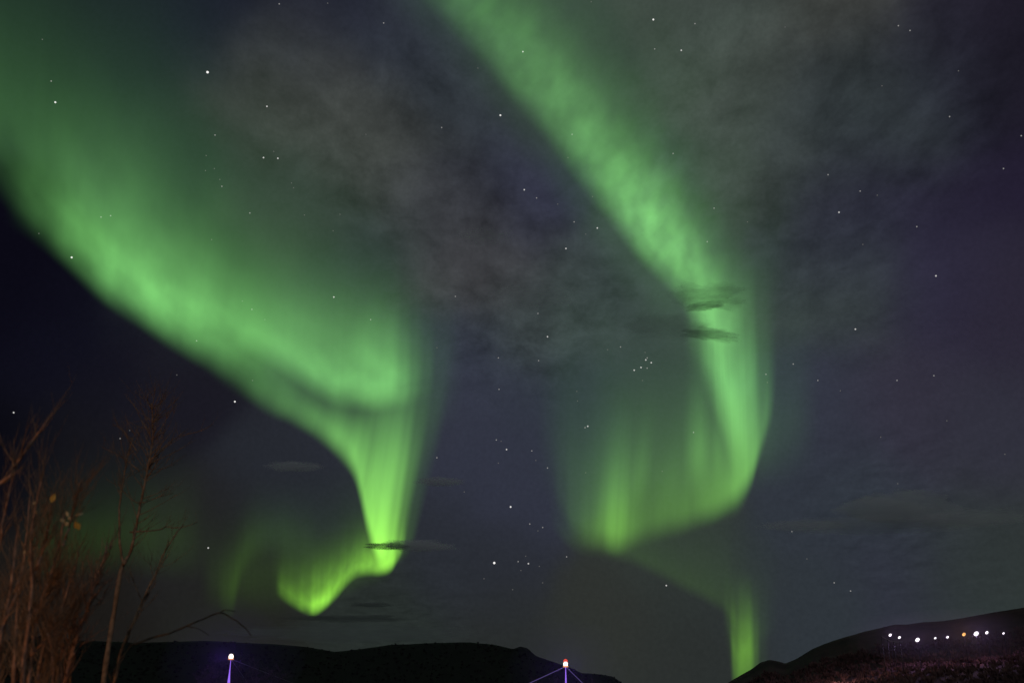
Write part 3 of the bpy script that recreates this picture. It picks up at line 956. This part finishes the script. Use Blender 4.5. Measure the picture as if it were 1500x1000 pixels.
def leaf(px, py, dist, w, h, ang, mat, parent):
    """one leaf blade with a midrib fold and a stalk"""
    c = at(px, py, dist)
    s = dist / F
    mb = MB()
    ax = Vector((math.sin(ang), .25, math.cos(ang))).normalized()
    sd = ax.cross(Vector((0, 1, 0))).normalized()
    nn = sd.cross(ax)
    prof = [(-.5, .0), (-.38, .5), (-.1, 1.0), (.15, .92), (.36, .5), (.5, .02)]
    base_i = len(mb.v)
    for t_, k in prof:
        for q in (-1, 0, 1):
            mb.v.append(c + ax * (t_ * h * s) + sd * (q * k * w * s * .5) + nn * (abs(q) * k * w * s * .16 + t_ * t_ * h * s * .2))
    for i in range(len(prof) - 1):
        for q in range(2):
            a0 = base_i + i * 3 + q
            mb.f.append((a0, a0 + 1, a0 + 4, a0 + 3))
    mb.tube([c - ax * h * s * .5, c - ax * h * s * .8], [.0012, .001], 4)
    return mb.build('leaf', mat, parent)


def plant(name, loc, label, cat, group=None):
    return tag(empty(name, (loc.x, loc.y, KNOLL)), label, cat, group)


rnd = random.Random(3)
# 1 the tall thin tree with the feathery top
D = 7.5
tree = plant('bare_tree', at(150, 1100, D), 'tall thin bare tree with a feathery dull red top', 'tree')
mb = MB()
V, Rr, P = stem(mb, [(144, 1230), (148, 1100), (152, 1000), (160, 940), (168, 890), (176, 840), (181, 826)], D, 9, 6, rnd, n=22, amp=1.5)
trunk = mb.build('trunk', M_BARK, tree)
mb = MB()
V1, R1, _ = stem(mb, [(181, 826), (192, 806), (199, 775), (206, 740), (214, 700), (221, 660), (224, 625), (222, 590)], D, 4.6, 1.6, rnd, n=30, amp=2)
V2, R2, _ = stem(mb, [(181, 826), (176, 800), (175, 770), (176, 735), (181, 700), (188, 665), (195, 640)], D, 3.6, 1.2, rnd, n=26, amp=2, depth=.3)
bough = mb.build('bough', M_BARK, tree)
mb = MB()
twigs(mb, V1, R1, rnd, every=4, length=.36, start=.5, up=.75, spread=.9, thick=.85)
twigs(mb, V2, R2, rnd, every=3, length=.32, start=.5, up=.8, spread=.8, thick=.8)
twigs(mb, V1[:16], R1[:16], rnd, every=1, length=.3, start=.2, up=.5, spread=.9, thick=.8)
for (pts, w) in ([(204, 735), (215, 735), (232, 728), (255, 722)], 1.7), ([(190, 779), (220, 777), (237, 775), (245, 771), (262, 773), (290, 765)], 2.2), ([(222, 600), (217, 585), (217, 575)], 1.6), \
                ([(222, 600), (234, 592), (236, 577)], 1.6), ([(215, 690), (236, 660), (260, 640), (290, 632), (312, 622)], 1.8), ([(200, 660), (180, 630), (165, 622)], 1.5), \
                ([(205, 690), (180, 670), (160, 660), (150, 655)], 1.4), ([(222, 620), (245, 598), (262, 584)], 1.3), ([(222, 640), (205, 610), (196, 590)], 1.3):
    Vx, Rx, _ = stem(mb, pts, D, w, .8, rnd, n=10, amp=2, sides=4)
    twigs(mb, Vx, Rx, rnd, every=1, length=.16, start=.3, sub=True, thick=.8)
mb.build('twigs', M_BARK, tree)

# 2 two bare saplings beside it
def sapling(label, main, D, w0, w1, side, mat, tw, seed, twmat=None, length=.3):
    r_ = random.Random(seed)
    t = plant('bare_sapling', at(main[0][0], main[0][1], D), label, 'sapling', 'bare saplings in the left foreground')
    mb = MB()
    V, Rr, _ = stem(mb, main, D, w0, w1, r_, n=30, amp=2.2)
    mb.build('trunk', mat, t)
    mb = MB()
    twigs(mb, V, Rr, r_, every=tw, length=length, start=.35, up=.9, spread=.6)
    for pts, w in side:
        Vx, Rx, _ = stem(mb, pts, D, w, .9, r_, n=12, amp=1.5, sides=5)
        twigs(mb, Vx, Rx, r_, every=1, length=.2, start=.3, thick=.9)
    mb.build('twigs', twmat or mat, t)
    return t


s2 = sapling('slim bare sapling leaning right, behind the arched black branch', [(140, 1180), (158, 1040), (170, 990), (178, 950), (196, 910), (208, 880), (222, 850), (236, 820), (252, 790), (268, 768)], 6.2, 6, 1.6,
             [([(222, 852), (230, 840), (246, 812)], 1.6), ([(208, 880), (196, 850), (190, 830)], 1.3)], M_BARK, 1, 21, length=.16)
mb = MB()
stem(mb, [(190, 945), (206, 940), (225, 933), (252, 926), (272, 917), (296, 907), (322, 897), (342, 906), (358, 918), (368, 930)], 6.2, 3.4, 1.4, rnd, n=26, amp=2.2)
stem(mb, [(322, 897), (330, 893), (345, 895)], 6.2, 1.6, .9, rnd, n=6, amp=1)
stem(mb, [(272, 917), (290, 920), (306, 930)], 6.2, 1.3, .8, rnd, n=6, amp=1)
mb.build('branch', M_DARKBARK, s2)['label'] = 'arched black branch'
sapling('bare sapling with a reddish forked stem left of the tall tree', [(70, 1180), (86, 1040), (95, 1000), (104, 960), (116, 925), (127, 895), (135, 868), (143, 842), (152, 815), (158, 795)], 5.6, 8, 1.8,
        [([(104, 962), (118, 945), (130, 935), (140, 928)], 2.2), ([(128, 895), (146, 880), (156, 862)], 1.8), ([(116, 925), (108, 905), (104, 880)], 1.7), ([(138, 860), (146, 846), (148, 828)], 2)], M_PALEBARK, 2, 22, length=.22)

# 3 the thicket at the left edge
def shrub(label, stems, D, mat, tw, seed, length=.4, thick=1.0):
    r_ = random.Random(seed)
    t = plant('bare_shrub', at(stems[0][0][0][0], stems[0][0][0][1], D), label, 'shrub', 'bare shrubs at the left edge')
    a, b = MB(), MB()
    for pts, w0, w1 in stems:
        dd = D + r_.uniform(-.35, .35)
        V, Rr, _ = stem(a, pts, dd, w0, w1, r_, n=24, amp=2.5)
        twigs(b, V, Rr, r_, every=tw, length=length, start=.35, up=1.0, spread=.5, thick=thick)
    a.build('stems', mat, t)
    b.build('twigs', M_BARK, t)
    return t


sh1 = shrub('dense reddish brown bare shrub with a few orange leaves', [
    ([(20, 1200), (30, 1050), (36, 960), (44, 900), (48, 850), (44, 810), (50, 760), (58, 715), (66, 690)], 10, 1.6),
    ([(26, 1200), (38, 1060), (44, 980), (50, 930), (60, 880), (78, 830), (88, 790), (94, 750)], 8, 1.5),
    ([(10, 1200), (18, 1050), (22, 960), (26, 900), (30, 850), (38, 800), (42, 760), (46, 720)], 8, 1.5),
    ([(48, 1200), (54, 1060), (58, 980), (70, 930), (88, 900), (98, 870), (110, 830), (116, 800)], 7, 1.4),
    ([(44, 905), (62, 880), (80, 855), (90, 840)], 4, 1.2), ([(48, 850), (60, 815), (70, 780), (74, 740)], 4, 1.3), ([(62, 950), (82, 925), (100, 905), (118, 880)], 3.4, 1.2),
    ([(46, 960), (70, 930), (76, 905)], 3, 1.2), ([(70, 1200), (76, 1050), (78, 980), (76, 950), (70, 925)], 5, 1.5),
    ([(92, 800), (100, 775), (108, 745), (116, 708)], 3, 1.4)],
    5.2, M_PALEBARK, 3, 31, .26, .8)
for (x, y, w, h, an, mt) in ((77, 729, 7, 13, .15, M_LEAF), (113, 770, 8, 12, 2.6, M_LEAF), (98, 752, 4, 9, -.6, M_PALELEAF), (104, 758, 5, 10, 1.2, M_PALELEAF), (116, 753, 4, 12, 1.2, M_PALELEAF),
                             (91, 762, 5, 9, -1.0, M_PALELEAF), (97, 767, 6, 7, -1.3, M_PALELEAF), (51, 750, 5, 8, .1, M_PALELEAF), (50, 736, 4, 5, .4, M_PALELEAF), (36, 808, 4, 5, .2, M_PALELEAF)):
    leaf(x, y, 4.9, w, h, an, mt, sh1)
shrub('bare shrub at the very left edge with one thick leaning stem', [
    ([(-60, 780), (-30, 735), (0, 708), (16, 695), (28, 675), (40, 655), (56, 635), (76, 605)], 8, 1.8),
    ([(-20, 1200), (-10, 1050), (0, 950), (8, 900), (18, 850), (24, 800), (28, 770)], 9, 1.6),
    ([(-30, 900), (-8, 830), (4, 770), (10, 735), (18, 705), (22, 680)], 5, 1.2),
    ([(-16, 960), (6, 912), (20, 880), (30, 840)], 4, 1.2)],
    4.4, M_PALEBARK, 1, 33, .24, .8)

shrub('low tangle of fine golden brown twigs filling the bottom left corner', [
    ([(x0 + rnd.uniform(-8, 8), 1120), (x0 + 4 + rnd.uniform(-8, 8), 1000), (x0 + 12 + rnd.uniform(-10, 10), 930), (x0 + 26 + rnd.uniform(-14, 14), 870), (x0 + 40 + rnd.uniform(-18, 18), 820 + rnd.uniform(-40, 40))], 4.5, .9)
    for x0 in (-30, -18, -6, 4, 14, 24, 34, 46, 58, 70, 84, 100)], 6.0, M_BARK, 3, 35, .24, .75)
